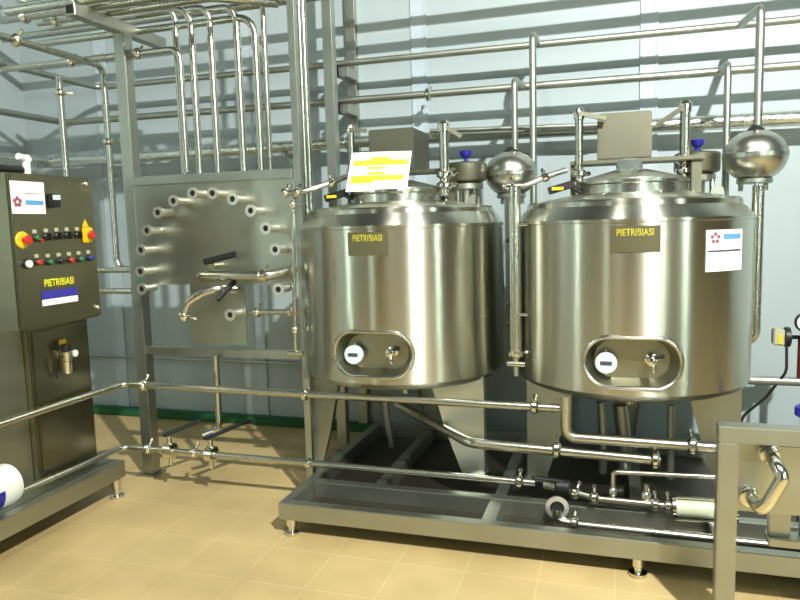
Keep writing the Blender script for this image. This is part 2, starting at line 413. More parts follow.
for (u0, u1, v0, v1) in ((.38, .66, .825, .84), (.09, .94, .735, .75), (.09, .92, .69, .705), (.09, .90, .355, .37), (.09, .90, .30, .315)):
    sheet(pn, 'printed_line', 'grey_ink', u0, u1, v0, v1, ink2, 6)

# ------------------------------------------------------------------ floor skid under the tanks
sk = thing('tank_skid', (-.4, 3.6, 0), 'low grey steel skid frame on feet carrying both tanks', 'skid')
def beam(name, lo, hi):
    return MB().box(lo, hi, .004).build(name, 'frame', sk, smooth=False)
beam('front_beam', (-1.68, 3.10, .085), (1.6, 3.16, .175))
beam('middle_beam', (-1.62, 3.42, .085), (1.6, 3.48, .175))
beam('rear_beam', (-1.62, 4.56, .085), (1.6, 4.62, .175))
beam('end_beam', (-1.68, 3.16, .085), (-1.62, 4.62, .175))
for x in (-.62, .42): beam('cross_beam', (x, 3.16, .085), (x+.07, 3.42, .172))
for x in (-1.25, -.58, .1): beam('cross_beam', (x-.03, 3.48, .085), (x+.03, 4.56, .172))
MB().box((-1.62, 3.16, .086), (1.6, 4.56, .092)).build('shade_sheet', 'shade_sheet', sk, smooth=False)  # added dark sheet that puts in the shade under the tanks
for x in (-1.62, .098, 1.5):
    for y in (3.13, 4.59):
        f = MB().lathe([(.035, 0), (.04, .006), (.04, .016), (.018, .02), (.018, .045), (.028, .048), (.028, .085)], (x, y, 0), n=20)
        f.build('foot', 'bright', sk)

# ------------------------------------------------------------------ control cabinet
XC = -2.80
cb = thing('control_cabinet', (-3.1, 2.9, 0), 'stainless control cabinet with push buttons and coloured switches at the left', 'cabinet')
y0, y1 = (-2.800,2.651,1.897)[1], (-2.800,3.196,1.903)[1]
z0, z1 = (-2.800,3.217,1.126)[2], (-2.800,3.196,1.903)[2]
MB().box((-3.2, y0, z0), (XC-.012, y1+.02, z1), .008).build('upper_box', 'cab', cb)
door = MB().box((XC-.014, y0+.012, z0+.01), (XC, y1+.01, z1-.008), .004).build('door', 'cab', cb)
MB().box((-3.25, (-3.020,2.895,0.595)[1], .23), (-3.02, (-3.020,3.337,0.717)[1], z0), .006).build('lower_body', 'cab', cb)
MB().box((-3.24, (-3.020,2.895,0.595)[1]-.46, .23), (-3.06, (-3.020,2.895,0.595)[1], z0-.02), .004).build('side_panel', 'plate', cb)
MB().box((-3.022, (-3.020,2.895,0.595)[1]+.02, .26), (-3.012, (-3.020,3.337,0.717)[1]-.02, z0-.05), .004).build('access_panel', 'cab', cb)
def face(p, dx=.0): return V((XC+dx, p[1], p[2]))
def fmap(c, lift=.001, th=.002):
    return lambda u, v, d=0: V((XC+lift+th*d, c[1]+u, c[2]+v))
# white sticker
wl = (-2.800,2.653,1.862), (-2.800,2.861,1.865), (-2.800,2.857,1.703), (-2.800,2.647,1.696)
yc, zc = (wl[0][1]+wl[1][1])/2, (wl[0][2]+wl[2][2])/2
wd, ht = (wl[1][1]-wl[0][1]), (wl[0][2]-wl[2][2])
ws = sheet(door, 'sticker', 'paper', -wd/2, wd/2, -ht/2, ht/2, fmap((0, yc, zc)), 1)
sheet(ws, 'logo_word', 'sky_ink', -.02, wd*.44, -ht*.22, -ht*.08, fmap((0, yc, zc), .0035, .001), 1)
lg = MB()
for k in range(5):
    a = k*2*PI/5+PI/2
    lg.lathe([(.011, 0), (.011, .001)], (XC+.0035, yc-wd*.33+.017*math.cos(a), zc-ht*.14+.017*math.sin(a)), (1, 0, 0), 10)
lg.build('logo_mark', 'pink_ink', ws, smooth=False)
sheet(ws, 'printed_line', 'grey_ink', -wd*.1, wd*.42, ht*.12, ht*.14, fmap((0, yc, zc), .0035, .001), 1)
# maker's plate: yellow letters, blue and white bands
mk = (-2.800,2.913,1.348); 
def mkm(u, v): return V((XC+.003, mk[1]+u, mk[2]+v))
lettering(door, 'PIETRIBIASI', .052, 'hiyel', mkm, .80)
mb_ = (-2.800,2.913,1.284)
sheet(door, 'blue_band', 'blue_ink', -.122, .122, -.004, .040, fmap((0, mb_[1], mb_[2]-.014), .001), 1)
sheet(door, 'white_band', 'paper', -.122, .122, -.036, -.004, fmap((0, mb_[1], mb_[2]-.014), .001), 1)
def button(p, col, r=.017, cap=True, lab=True):
    p = face(p); bz = MB().lathe([(r, 0), (r, .012), (r*.85, .014), (r*.85, .016)], p, (1, 0, 0), 20).build('button', 'black', door)
    MB().lathe([(r*.8, .014), (r*.8, .026), (r*.6, .03), (0, .03)], p, (1, 0, 0), 20).build('cap', col, bz)
    if lab: MB().box(p+V((.0, -.012, .024)), p+V((.004, .012, .042))).build('legend_plate', 'beige', bz, smooth=False)
def selector(p):
    p = face(p); bz = MB().lathe([(.019, 0), (.019, .012), (.015, .016)], p, (1, 0, 0), 20).build('switch', 'black', door)
    MB().box(p+V((.014, -.006, -.018)), p+V((.034, .006, .018)), .003).build('lever', 'black', bz)
    MB().box(p+V((.0, -.012, .024)), p+V((.004, .012, .042))).build('legend_plate', 'beige', bz, smooth=False)
def mushroom(p, square):
    p = face(p); m_ = MB()
    if square: m_.box(p+V((0, -.034, -.042)), p+V((.02, .034, .042)), .005)
    else: m_.lathe([(.042, 0), (.042, .006), (.037, .01)], p, (1, 0, 0), 28)
    pl = m_.build('emergency_stop', 'yellow', door)
    MB().lathe([(.013, .01), (.013, .03), (.022, .034), (.024, .04), (.02, .047), (0, .05)], p, (1, 0, 0), 24).build('mushroom_knob', 'red', pl)
mushroom((-2.800,2.699,1.574), False)
p_ = (-2.800,2.778,1.582); button(p_, 'green'); button((p_[0], p_[1]+.022, p_[2]-.012), 'red', .010, lab=False)
for p_ in ((-2.800,2.851,1.586), (-2.800,2.922,1.589), (-2.800,2.992,1.590), (-2.800,3.066,1.591)): selector(p_)
mushroom((-2.800,3.133,1.589), True)
tr = (-2.800,3.131,1.647)
MB().prism([(XC+.001, tr[1]-.024, tr[2]-.012), (XC+.001, tr[1]+.024, tr[2]-.012), (XC+.001, tr[1], tr[2]+.028)], (.002, 0, 0)).build('warning_triangle', 'yellow', door, smooth=False)
button((-2.800,2.711,1.455), 'white', .024, lab=False)
for p_, c_ in (((-2.800,2.777,1.459), 'red'), ((-2.800,2.851,1.457), 'green'), ((-2.800,2.923,1.458), 'black'), ((-2.800,2.995,1.459), 'red'), ((-2.800,3.065,1.460), 'green'), ((-2.800,3.138,1.462), 'blue')): button(p_, c_)
dp = face((-2.800,2.910,1.770)); db = MB().box(dp+V((0, -.03, -.035)), dp+V((.03, .03, .035)), .004).build('display_box', 'black', door)
MB().box(dp+V((.03, -.024, .005)), dp+V((.034, .024, .03))).build('window', 'dial', db, smooth=False)
for p_ in ((-2.800,3.155,1.868), (-2.800,3.175,1.183)):
    MB().lathe([(.012, 0), (.012, .012), (.008, .016)], face(p_), (1, 0, 0), 12).build('door_lock', 'bright', door)
# skid of the cabinet
cs = thing('cabinet_skid', (-3.0, 2.6, 0), 'low grey steel base frame with feet under the control cabinet', 'skid')
MB().box((-2.92, 1.2, .12), (-2.85, 3.37, .222), .004).build('side_beam', 'frame', cs, smooth=False)
MB().box((-3.6, 1.2, .12), (-3.53, 3.37, .222), .004).build('side_beam', 'frame', cs, smooth=False)
MB().box((-3.53, 3.30, .12), (-2.92, 3.37, .222), .004).build('end_beam', 'frame', cs, smooth=False)
MB().box((-3.53, 1.2, .215), (-2.92, 3.30, .225)).build('deck_sheet', 'plate', cs, smooth=False)
for x in (-2.885, -3.565):
    for y in (3.32, 1.3):
        MB().lathe([(.038, 0), (.042, .006), (.042, .016), (.018, .02), (.018, .06), (.028, .062), (.028, .12)], (x, y, 0), n=20).build('foot', 'bright', cs)
# air regulator on the cabinet
ra = (-3.000,3.097,0.888)
rg = thing('air_regulator', ra, 'small silver air regulator with yellow tag on the cabinet front', 'regulator')
def rp(dx, dy, dz): return V((-3.012+dx, ra[1]+dy, ra[2]+dz))
MB().box(rp(0, -.03, .02), rp(.012, .04, .06)).build('mounting_plate', 'bright', rg, smooth=False)
MB().lathe([(.02, -.075), (.028, -.06), (.028, -.005), (.033, 0), (.033, .05), (.025, .055)], rp(.045, 0, 0), (0, 0, 1), 20).build('bowl', 'bright', rg)
MB().lathe([(.022, .055), (.026, .06), (.026, .085), (.02, .09)], rp(.045, 0, 0), (0, 0, 1), 20).build('knob', 'black', rg)
MB().box(rp(.03, -.03, .095), rp(.035, .02, .12)).build('tag', 'yellow', rg, smooth=False)
MB().tube([rp(.045, -.02, .03), rp(.045, -.07, .03), rp(.02, -.07, -.05), rp(.02, -.05, -.09)], .006, .02).build('air_tube', 'black', rg)
MB().lathe([(.004, 0), (.02, .004), (.02, .016), (0, .018)], rp(.045, .055, .03), (1, 0, 0), 16).build('gauge', 'white', rg)
MB().tube([rp(.045, 0, .03), rp(.045, .055, .03)], .007).build('gauge_stem', 'bright', rg)

# pump motor at the far left
mo = thing('pump_motor', (-3.02, 2.33, .225), 'white pump motor with blue label low at the left edge', 'motor')
mc = V((-2.980,2.615,0.317)); mc = V((-3.02, mc.y+.045, mc.z))
MB().lathe([(.07, -.26), (.105, -.25), (.11, -.05), (.11, .0), (.104, .03), (.075, .05), (0, .055)], mc, (0, 1, .0), 32).build('housing', 'white', mo)
def motl(u, v, d=0):
    a = u; r = .1115+.002*d; return V((mc.x+r*math.cos(a), mc.y+v, mc.z+r*math.sin(a)))
sheet(mo, 'label_plate', 'blue', -.75, .12, -.24, -.09, motl, 10)
MB().box((mc.x-.07, mc.y-.2, .225), (mc.x+.07, mc.y-.02, mc.z-.09), .006).build('foot', 'frame', mo)

# ------------------------------------------------------------------ flow panel
fp = thing('flow_panel', (-2.4, 3.72, 0), 'stainless swing panel of pipe ports mounted on two floor posts', 'panel')
YP = 3.72
pl_ = MB(); pl_.box((-2.975, 3.68, 0), (-2.895, 3.76, 2.82), .004); pl_.box((-3.0, 3.655, 0), (-2.87, 3.785, .012)); pl_.build('post', 'frame', fp, smooth=False)
pr_ = MB(); pr_.box((-1.80, 3.70, 0), (-1.755, 3.745, 3.3), .003); pr_.box((-1.83, 3.67, 0), (-1.725, 3.775, .01)); pr_.build('post', 'frame', fp, smooth=False)
MB().box((-2.895, 3.67, 1.885), (-1.80, 3.745, 1.94), .003).build('top_rail', 'frame', fp, smooth=False)
MB().box((-2.895, 3.695, .81), (-1.80, 3.745, .86), .003).build('bottom_rail', 'frame', fp, smooth=False)
zb = (-2.853,3.720,1.265)[2]
pp = MB(); pp.box(((-2.899,3.690,1.673)[0], 3.685, zb), (-1.80, 3.691, 1.895)); pp.build('port_plate', 'plate', fp, smooth=False)
a_, c_ = (-2.515,3.660,1.276), (-2.133,3.660,0.898)
sp_ = MB(); sp_.box((a_[0], 3.655, c_[2]), (c_[0], 3.664, a_[2]+.01), .001); sp_.build('lower_plate', 'plate', fp, smooth=False)
def port(e, yb=3.687, r=.024):
    x, y, z = e
    o = MB().lathe([(r, 0), (r, .0), (r, yb-y-.012), (r*1.45, yb-y-.010), (r*1.45, yb-y+.002), (r*.75, yb-y+.002), (r*.75, 0.012)], (x, yb, z), (0, -1, 0), 24)
    ob = o.build('port', 'portsteel', fp)
    MB().lathe([(r*.74, 0), (r*.74, .004)], (x, y+.004, z), (0, 1, 0), 20).build('bore_shade', 'hole_shade', ob)  # dark disc painting the shade inside the port
for e in ((-2.795,3.560,1.248), (-2.797,3.560,1.356), (-2.783,3.560,1.488), (-2.730,3.560,1.605), (-2.643,3.560,1.711), (-2.528,3.560,1.776), (-2.393,3.560,1.816),
          (-2.259,3.560,1.811), (-2.128,3.560,1.773), (-2.014,3.560,1.702), (-1.923,3.560,1.599), (-1.869,3.560,1.477), (-1.860,3.560,1.247), (-2.185,3.560,1.095)): port(e)
e1, e2 = V((-2.381,3.540,1.331)), V((-1.911,3.540,1.330))
pb = MB().tube([(e1.x, 3.687, e1.z), e1, e2, (e2.x+.05, 3.60, e2.z+.01), (e2.x+.10, 3.687, e2.z+.03)], .028, .05)
pbo = pb.build('swing_bend', 'pipe', fp); clamp(pbo, (e2.x-.03, e2.y, e2.z), (1, 0, 0), .028, 1.4)
h0, h1 = V((-2.334,3.550,1.411)), V((-2.147,3.600,1.453))
MB().tube([h0, h1], .019, n=10).build('valve_handle', 'black', fp)
MB().tube([V((-2.301,3.580,1.385)), (V((-2.301,3.580,1.385)).x, 3.687, V((-2.301,3.580,1.385)).z)], .02).build('valve_stem', 'bright', fp)
se = MB().tube([((-2.197,3.550,1.233)[0], 3.66, (-2.197,3.550,1.233)[2]), (-2.237,3.540,1.257), (-2.321,3.500,1.231), (-2.399,3.460,1.182), (-2.440,3.460,1.087)], .026, .06)
seo = se.build('swing_elbow', 'pipe', fp); clamp(seo, (-2.432,3.460,1.099), V((-2.399,3.460,1.182))-V((-2.440,3.460,1.087)), .026, 1.5)
MB().tube([(-2.229,3.500,1.191), (-2.163,3.600,1.293)], .016, n=10).build('valve_handle', 'black', fp)
rp_ = MB().tube([(-2.113,3.680,1.098), (-1.793,3.680,1.102)], .018); ro = rp_.build('side_pipe', 'pipe', fp)
clamp(ro, (-2.072,3.680,1.098), (1, 0, 0), .018); clamp(ro, (-1.846,3.680,1.101), (1, 0, 0), .018)

# level tube beside the panel
lv = pipe('level_tube', [(-1.773,3.620,1.778), (-1.799,3.620,0.849)], .012, 'thin steel level tube with end clamps at the panel right edge', 'tube')
clamp(lv, (-1.775,3.620,1.727), (0, 0, 1), .013); clamp(lv, (-1.795,3.620,1.003), (0, 0, 1), .013)
MB().tube([(-1.847,3.620,0.865), (-1.750,3.620,0.868)], .015).build('cross_valve', 'bright', lv)
pipe('transfer_pipe', [(-1.845,3.620,1.795), (-1.707,3.620,1.798), (-1.562,3.720,1.853), (-1.498,3.860,1.904)], .016, 'slim bright pipe rising from the panel edge to the left tank top', bend=.1,
     clamps=[((-1.820,3.620,1.797), (1, 0, 0)), ((-1.744,3.620,1.797), (1, 0, 0)), ((-1.573,3.715,1.850), (1, .3, .3))])

# riser pipes standing behind the panel top, each bending left into the rack
def riser(xt, r, y, ztop, zbot, xleft, label):
    pts = [(xleft, y, ztop), (xt, y, ztop), (xt, y, zbot)]
    return pipe('riser_pipe', pts, r, label, 'pipe', 'riser pipes above the panel', bend=.11, clamps=[((xt, y, zbot+.12), (0, 0, 1))])
def rx(p): return p[0]
riser(rx((-2.631,3.840,2.106)), .020, 3.84, (-2.618,3.840,3.000)[2], 1.7, -3.66, 'leftmost tall riser pipe above the panel top edge')
riser(rx((-2.518,3.840,2.100)), .022, 3.84, (-2.520,3.840,2.959)[2], 1.7, -3.60, 'second tall riser pipe above the panel from the left')
riser(rx((-2.385,3.840,2.092)), .022, 3.84, (-2.367,3.840,2.930)[2]+.02, 1.7, -2.56, 'third riser pipe above the panel with arched top')
riser(rx((-2.203,3.840,2.082)), .024, 3.84, (-2.228,3.840,2.931)[2], 1.7, -2.40, 'fourth riser pipe above the panel with arched top')
riser(rx((-2.083,3.840,2.075)), .022, 3.84, (-2.083,3.840,2.863)[2], 1.7, -3.70, 'fifth riser pipe above the panel with long run left')
pipe('riser_pipe', [(rx((-2.053,3.900,2.079)), 3.90, 1.7), (rx((-2.053,3.900,2.079)), 3.90, 3.5)], .018, 'straight riser pipe right of the arched riser pipes')
d0, d1 = (-4.299,3.750,2.732), (-2.577,3.750,2.682)
pipe('cross_pipe', [(-4.5, 3.75, 2.70), (rx((-2.552,3.750,2.335)), 3.75, 2.70), (rx((-2.552,3.750,2.335)), 3.75, 1.96)], .02, 'horizontal pipe passing the left post and turning down at the risers', clamps=[((-2.85, 3.75, 2.70), (1, 0, 0)), ((-3.36, 3.75, 2.70), (1, 0, 0))])
pipe('riser_pipe', [(rx((-1.771,3.800,2.399)), 3.8, 1.6), (rx((-1.771,3.800,2.399)), 3.8, 3.4)], .018, 'tall thin pipe right beside the right panel post')
pipe('riser_pipe', [(rx((-1.791,3.900,2.418)), 3.9, 1.6), (rx((-1.791,3.900,2.418)), 3.9, 3.4)], .02, 'tall pipe second from the right panel post')

# rack bracket and pipes at the top left
rk = thing('pipe_rack', (-2.935, 3.68, 2.82), 'square steel bracket arm across the top of the left post', 'rack')
rb = MB().bar((-2.935, 3.29, 2.85), (-2.935, 4.12, 2.85), .07, .07, bevel=.003); rb.build('arm', 'frame', rk, smooth=False)
MB().box((-2.958, 3.286, 2.827), (-2.912, 3.292, 2.873)).build('open_end_shade', 'hole_shade', rk, smooth=False)  # dark patch painting the shade inside the hollow arm
for k, (y, z, r, xa, xb, lab) in enumerate(((3.36, 2.911,   .024, -3.45, -2.35, 'nearest pipe lying across the bracket arm at top left'), (3.47, 2.911,   .024, -3.45, -2.30, 'second pipe lying across the bracket arm at top left'),
                                (3.59, 2.911,   .024, -3.45, -2.2, 'third pipe lying across the bracket arm at top left'))):
    pipe('rack_pipe', [(xa, y, z), (xb, y, z), (xb+.25, y+.3, z+.02)] if k else [(xa, y, z), (xb, y, z), (xb, y+.2, z+.12)], r, lab, 'pipe', 'pipes across the bracket arm', clamps=[((-3.55+.12*k, y, z), (1, 0, 0))])
tr_ = thing('wire_tray', (-3.3, 3.3, 3.0), 'light wire tray above the pipes at the top left', 'tray')
tb = MB()
for y in (3.3, 3.6): tb.bar((-3.6, y, 3.06), (-2.4, y, 3.06), .012, .03)
for k in range(9): tb.bar((-3.55+k*.14, 3.3, 3.05), (-3.55+k*.14, 3.6, 3.05), .012, .012)
tb.build('ladder', 'frame', tr_, smooth=False)
MB().box((-2.96, 3.295, 2.885), (-2.93, 3.325, 3.05)).build('support', 'frame', tr_, smooth=False)

# pipes along the left wall, running towards the viewer
pipe('drop_pipe', [(-3.245, 1.6, 2.69), (-3.245, 3.9, 2.69), (-3.245, 3.9, 1.35), (-2.99, 3.9, 1.35)], .021, 'pipe from upper left turning down behind the cabinet into the panel', clamps=[((-3.245, 3.2, 2.69), (0, 1, 0)), ((-3.245, 3.9, 2.2), (0, 0, 1))])
pipe('drop_pipe', [(-3.425, 3.70, 2.60), (-3.425, 3.70, .0)], .021, 'shorter vertical pipe just left of the long drop pipe', clamps=[((-3.425, 3.70, 2.5), (0, 0, 1))])
pipe('feed_pipe', [(-3.6, 3.80, (-3.155,3.800,1.211)[2]), (-2.93, 3.80, (-3.155,3.800,1.211)[2]), (-2.93, 3.762, (-3.155,3.800,1.211)[2])], .019, 'lower short horizontal pipe between the cabinet and the left panel post')
pipe('feed_pipe', [(-3.6, 3.80, (-3.143,3.800,1.350)[2]), (-2.93, 3.80, (-3.143,3.800,1.350)[2]), (-2.93, 3.762, (-3.143,3.800,1.350)[2])], .018, 'upper short horizontal pipe between the cabinet and the left panel post')

# ------------------------------------------------------------------ pipes on the back wall
YW = 4.72
pipe('wall_pipe', [((-4.000,4.720,2.756)[0], 1.4, 2.76), ((-4.000,4.720,2.756)[0], YW, 2.76), (2.6, YW, 2.725)], .023, 'topmost long horizontal pipe along the back wall', m='frame')
pipe('wall_pipe', [((-4.344,4.720,2.504)[0], 1.4, 2.507), ((-4.344,4.720,2.504)[0], YW, 2.507), (2.6, YW, 2.46)], .026, 'second long horizontal pipe along the back wall below the topmost', m='frame', clamps=[((-1.25, YW, 2.485), (1, 0, 0))])
fo = pipe('lagged_pipe', [(-4.6, 1.4, 2.19), (-4.6, 4.80, 2.20), (-1.9, 4.80, 2.205)], .045, 'foil wrapped pipe along the wall at the left behind the risers', m='foil', n=20)
lp = pipe('lagged_pipe', [(.18, 4.80, 2.185), (2.6, 4.80, 2.155)], .045, 'foil wrapped pipe along the wall right of the motor housing', m='foil', n=20)
wall_bracket(lp, 1.25, 4.80, 2.17, .045); wall_bracket(fo, -2.4, 4.80, 2.203, .045)
wp = pipe('wall_pipe', [(-1.9, 4.80, 2.205), (.18, 4.80, 2.185)], .040, 'thick horizontal pipe on the wall between the two motor housings', m='frame')
pipe('wall_pipe', [(-1.243,4.720,2.237), (-0.113,4.720,2.201)], .016, 'thin pipe just above the thick pipe between the motor housings', m='frame')
pipe('wall_conduit', [(-4.571,4.930,0.519), (-2.154,4.930,0.515)], .010, 'thin dark conduit low on the back wall behind the panel', 'conduit', m='frame')
# drops from the wall pipes to the tanks
def drop(p, yb, zt, zw, zb_, label, r=.022):
    x = p[0]
    return pipe('down_pipe', [(x, YW, zw), (x, yb, zt), (x, yb, zb_)], r, label, 'pipe', 'down pipes from the wall pipes', bend=.06, m='frame')
drop((-0.507,4.450,2.346), 4.45, 2.745, 2.75, 1.2, 'tall down pipe from the topmost wall pipe left of centre')
drop((-0.594,4.250,2.204), 4.25, 2.44, 2.485, (-0.617,4.250,2.011)[2], 'shorter down pipe onto the left ball float', .020)
drop((0.698,4.100,2.324), 4.1, 2.665, 2.735, (0.687,4.100,2.007)[2], 'tall down pipe onto the right ball float')
drop((0.590,4.400,2.197), 4.40, 2.455, 2.475, 1.70, 'shorter down pipe just left of the right ball float', .020)

# steel uprights against the back wall
def upright(x0, x1, y0_, y1_, label, zs):
    t = thing('support_upright', ((x0+x1)/2, (y0_+y1_)/2, 0), label, 'post')
    b = MB(); b.box((x0, y0_, 0), (x1, y1_, 4.2), .003); b.box((x0-.03, y0_, 0), (x1+.03, y1_, .012)); b.build('post', 'frame', t, smooth=False)
    for z in zs:
        k = MB(); k.box((x0-.03, y0_-.24, z-.105), (x0+.035, y0_-.19, z-.03), .003); k.build('bracket', 'black', t, smooth=False)
        k = MB(); k.box((x0+.0, y0_-.19, z-.10), (x1+.01, y0_, z-.03), .003); k.build('pipe_seat', 'frame', t, smooth=False)
    return t
upright((-1.896,4.420,2.712)[0], (-1.827,4.420,2.706)[0], 4.42, 4.49, 'wide steel upright behind the left tank nearest the panel', ())
upright((-1.918,4.900,2.816)[0], (-1.844,4.900,2.809)[0], 4.90, 4.955, 'steel upright on the wall with two black pipe brackets', (2.755, 2.50))

# ------------------------------------------------------------------ ball floats and level tubes
def ball(p, label, sgn):
    x, y, z = p; t = thing('ball_float', (x, y, z-.16), label, 'vessel', 'ball floats between the tanks')
    R = .158
    pr = [(.05, -.132)]+[(R*math.cos(a), R*.86*math.sin(a)) for a in [(-1.0+k*.1) for k in range(0, 10)]]+[(R*1.01, -.012), (R*1.01, .012)]+[(R*math.cos(a), R*.86*math.sin(a)) for a in [(.12+k*.1) for k in range(0, 13)]]+[(.03, .128), (0, .128)]
    MB().lathe(pr, p, n=48).build('sphere', 'ballsteel', t)
    MB().lathe([(.045, .12), (.045, .135), (.02, .16), (0, .16)], p, n=20).build('cap', 'black', t)
    MB().lathe([(.08, -.145), (.088, -.14), (.088, -.12), (.07, -.115)], p, n=36).build('base_ring', 'frame', t)
    for k in range(3):
        a = k*2*PI/3+.5; q_ = V(p)+V((.07*math.cos(a), .07*math.sin(a), -.13))
        MB().cyl(q_, q_-V((0, 0, .05)), .012).build('leg', 'frame', t)
    return t
b1p, b2p = (-0.618,4.250,1.886), (0.690,4.100,1.909)
ball(b1p, 'round stainless ball float above the gap between both tanks', 1)
ball(b2p, 'round stainless ball float above the right side of the right tank', 1)
l0, l1 = (-0.521,3.700,1.712), (-0.531,3.700,0.896)
lt = pipe('level_tube', [(l0[0], 3.70, l0[2]+.07), (l0[0], 3.70, l1[2])], .031, 'vertical steel level tube in the gap between both tanks', 'tube')
MB().box((l0[0]-.006, 3.664, l1[2]+.02), (l0[0]+.006, 3.676, l0[2])).build('sight_strip', 'plate', lt, smooth=False)
clamp(lt, (l0[0], 3.70, l1[2]-.01), (0, 0, 1), .024)
MB().tube([(l0[0], 3.70, l1[2]), (l0[0], 3.70, l1[2]-.13)], .014).build('drain_tail', 'pipe', lt)
MB().tube([(l0[0]-.045, 3.69, l1[2]-.065), (l0[0]+.05, 3.69, l1[2]-.065)], .016).build('drain_valve', 'bright', lt)
for z in ((-0.491,3.680,1.580)[2], (-0.495,3.680,1.102)[2]): MB().tube([(l0[0], 3.69, z), (l0[0]+.07, 3.68, z)], .009).build('side_screw', 'bright', lt)
for z in ((-0.491,3.680,1.501)[2], (-0.494,3.680,1.155)[2], (-0.495,3.680,1.047)[2]): MB().tube([(l0[0], 3.71, z), (l0[0]-.05, 3.71, z)], .012).build('side_port', 'black', lt)
pipe('connecting_pipe', [(-0.591,3.760,1.786), (-0.478,3.760,1.786), (-0.356,3.800,1.836), (-0.266,3.850,1.866)], .015, 'slim bright pipe rising from left ball float to the right tank', bend=.05, clamps=[((-0.553,3.760,1.786), (1, 0, 0)), ((-0.371,3.795,1.831), (1, 0, .4))])
l2 = (0.694,4.000,1.365)
pipe('level_tube', [(l2[0], 4.0, b2p[2]-.16), (l2[0], 4.0, (0.697,4.000,0.973)[2]), (.62, 4.0, (0.684,4.000,0.920)[2]-.02)], .030, 'vertical steel level tube on the right side of the right tank', 'tube', bend=.05)

# ------------------------------------------------------------------ tank top fittings
def vent(pt, pb, ydep, r, label, lever, dirn):
    x = pb[0]; zt, zb_ = pt[2], pb[2]
    t = thing('vent_pipe', (x, ydep, zb_), label, 'pipe', 'vent pipes on the tank tops')
    MB().tube([(x, ydep, zb_), (x, ydep, zt)], r).build('pipe', 'pipe', t)
    for z in (zb_+.06, zb_+.12): clamp(t, (x, ydep, z), (0, 0, 1), r)
    cp = MB().lathe([(r*1.3, -.04), (r*1.3, .0), (r*.8, .02), (0, .025)], (x, ydep, zt), n=18); cp.build('head', 'bright', t)
    if lever: MB().bar((x, ydep-.02, zt-.01), (x+lever[0], ydep+.0, zt+lever[1]), .02, .022).build('lever', 'housing', t, smooth=False)
    return t
vent((-0.929,3.860,2.154), (-0.937,3.860,1.754), 3.86, .027, 'bright vent pipe with lever at the right of the left tank top', (.10, -.075), 1)
vent((-0.213,3.920,2.176), (-0.202,3.920,1.728), 3.92, .022, 'vent pipe with clamp at the left of the right tank top', (.14, -.045), 1)
vent((0.340,4.020,2.191), (0.337,4.020,1.784), 4.02, .026, 'bright vent pipe at the right of the right tank top', (-.14, -.10), 1)
vent((-1.516,4.000,2.188), (-1.550,4.000,1.818), 4.0, .020, 'vent pipe with clamps at the left of the left tank top', (.10, -.02), 1)
def spray(p, ydep, label):
    x, z = p[0], p[2]
    t = thing('diaphragm_valve', (x, ydep, 1.66), label, 'valve', 'diaphragm valves on the tank tops')
    MB().lathe([(.06, 1.66), (.06, 1.70), (.045, 1.71), (.045, 1.79), (.10, 1.80), (.10, 1.83), (.08, 1.84)], (x, ydep, 0), n=24).build('body', 'plate', t)
    MB().lathe([(.10, 1.84), (.118, 1.85), (.122, 1.86), (.122, 1.945), (.11, 1.955), (.02, 1.965)], (x, ydep, 0), n=32).build('actuator', 'housing', t)
    MB().lathe([(.014, 1.96), (.014, 1.985), (.026, 1.99), (.036, 2.005), (.038, 2.025), (0, 2.027)], (x, ydep, 0), n=16).build('knob', 'blue', t)
    for a in (-2.4, -1.57, -.7): MB().cyl((x+.095*math.cos(a), ydep+.095*math.sin(a), 1.70), (x+.095*math.cos(a), ydep+.095*math.sin(a), 1.80), .014, n=10).build('pillar', 'bright', t)
spray((-0.868,4.120,1.913), 4.12, 'steel valve with blue knob behind the left tank top')
spray((0.423,4.260,1.887), 4.26, 'steel valve with blue knob behind the right tank top')
# lugs
def lug(t, x, y):
    l = MB(); l.prism([(x-.045, y, 1.655), (x+.045, y, 1.655), (x+.03, y, 1.745), (x+.012, y, 1.765), (x-.012, y, 1.765), (x-.03, y, 1.745)], (0, .012, 0)); l.build('lifting_lug', 'frame', t, smooth=False)
lug(t2, .066+.44, 4.05); lug(t1, -1.25+.44, 4.05)
# proximity switch with yellow band at each tank's left shoulder
def prox(p, yd, label):
    x, _, z = p; t = thing('limit_switch', (x, yd, z-.03), label, 'sensor', 'limit switches on the tank tops')
    MB().bar((x-.05, yd, z-.015), (x+.08, yd+.02, z+.02), .045, .04, bevel=.004).build('case', 'black', t)
    MB().box((x-.03, yd-.028, z-.012), (x+.03, yd-.018, z+.004)).build('band', 'yellow', t, smooth=False)
    MB().tube([(x+.07, yd+.02, z), (x+.12, yd+.05, z-.02), (x+.12, yd+.06, z-.10)], .012, .03).build('cable', 'black', t)
prox((-1.591,3.780,1.776), 3.78, 'small black limit switch with yellow band on left tank')
prox((-0.304,3.800,1.770), 3.80, 'small black limit switch with yellow band on right tank')

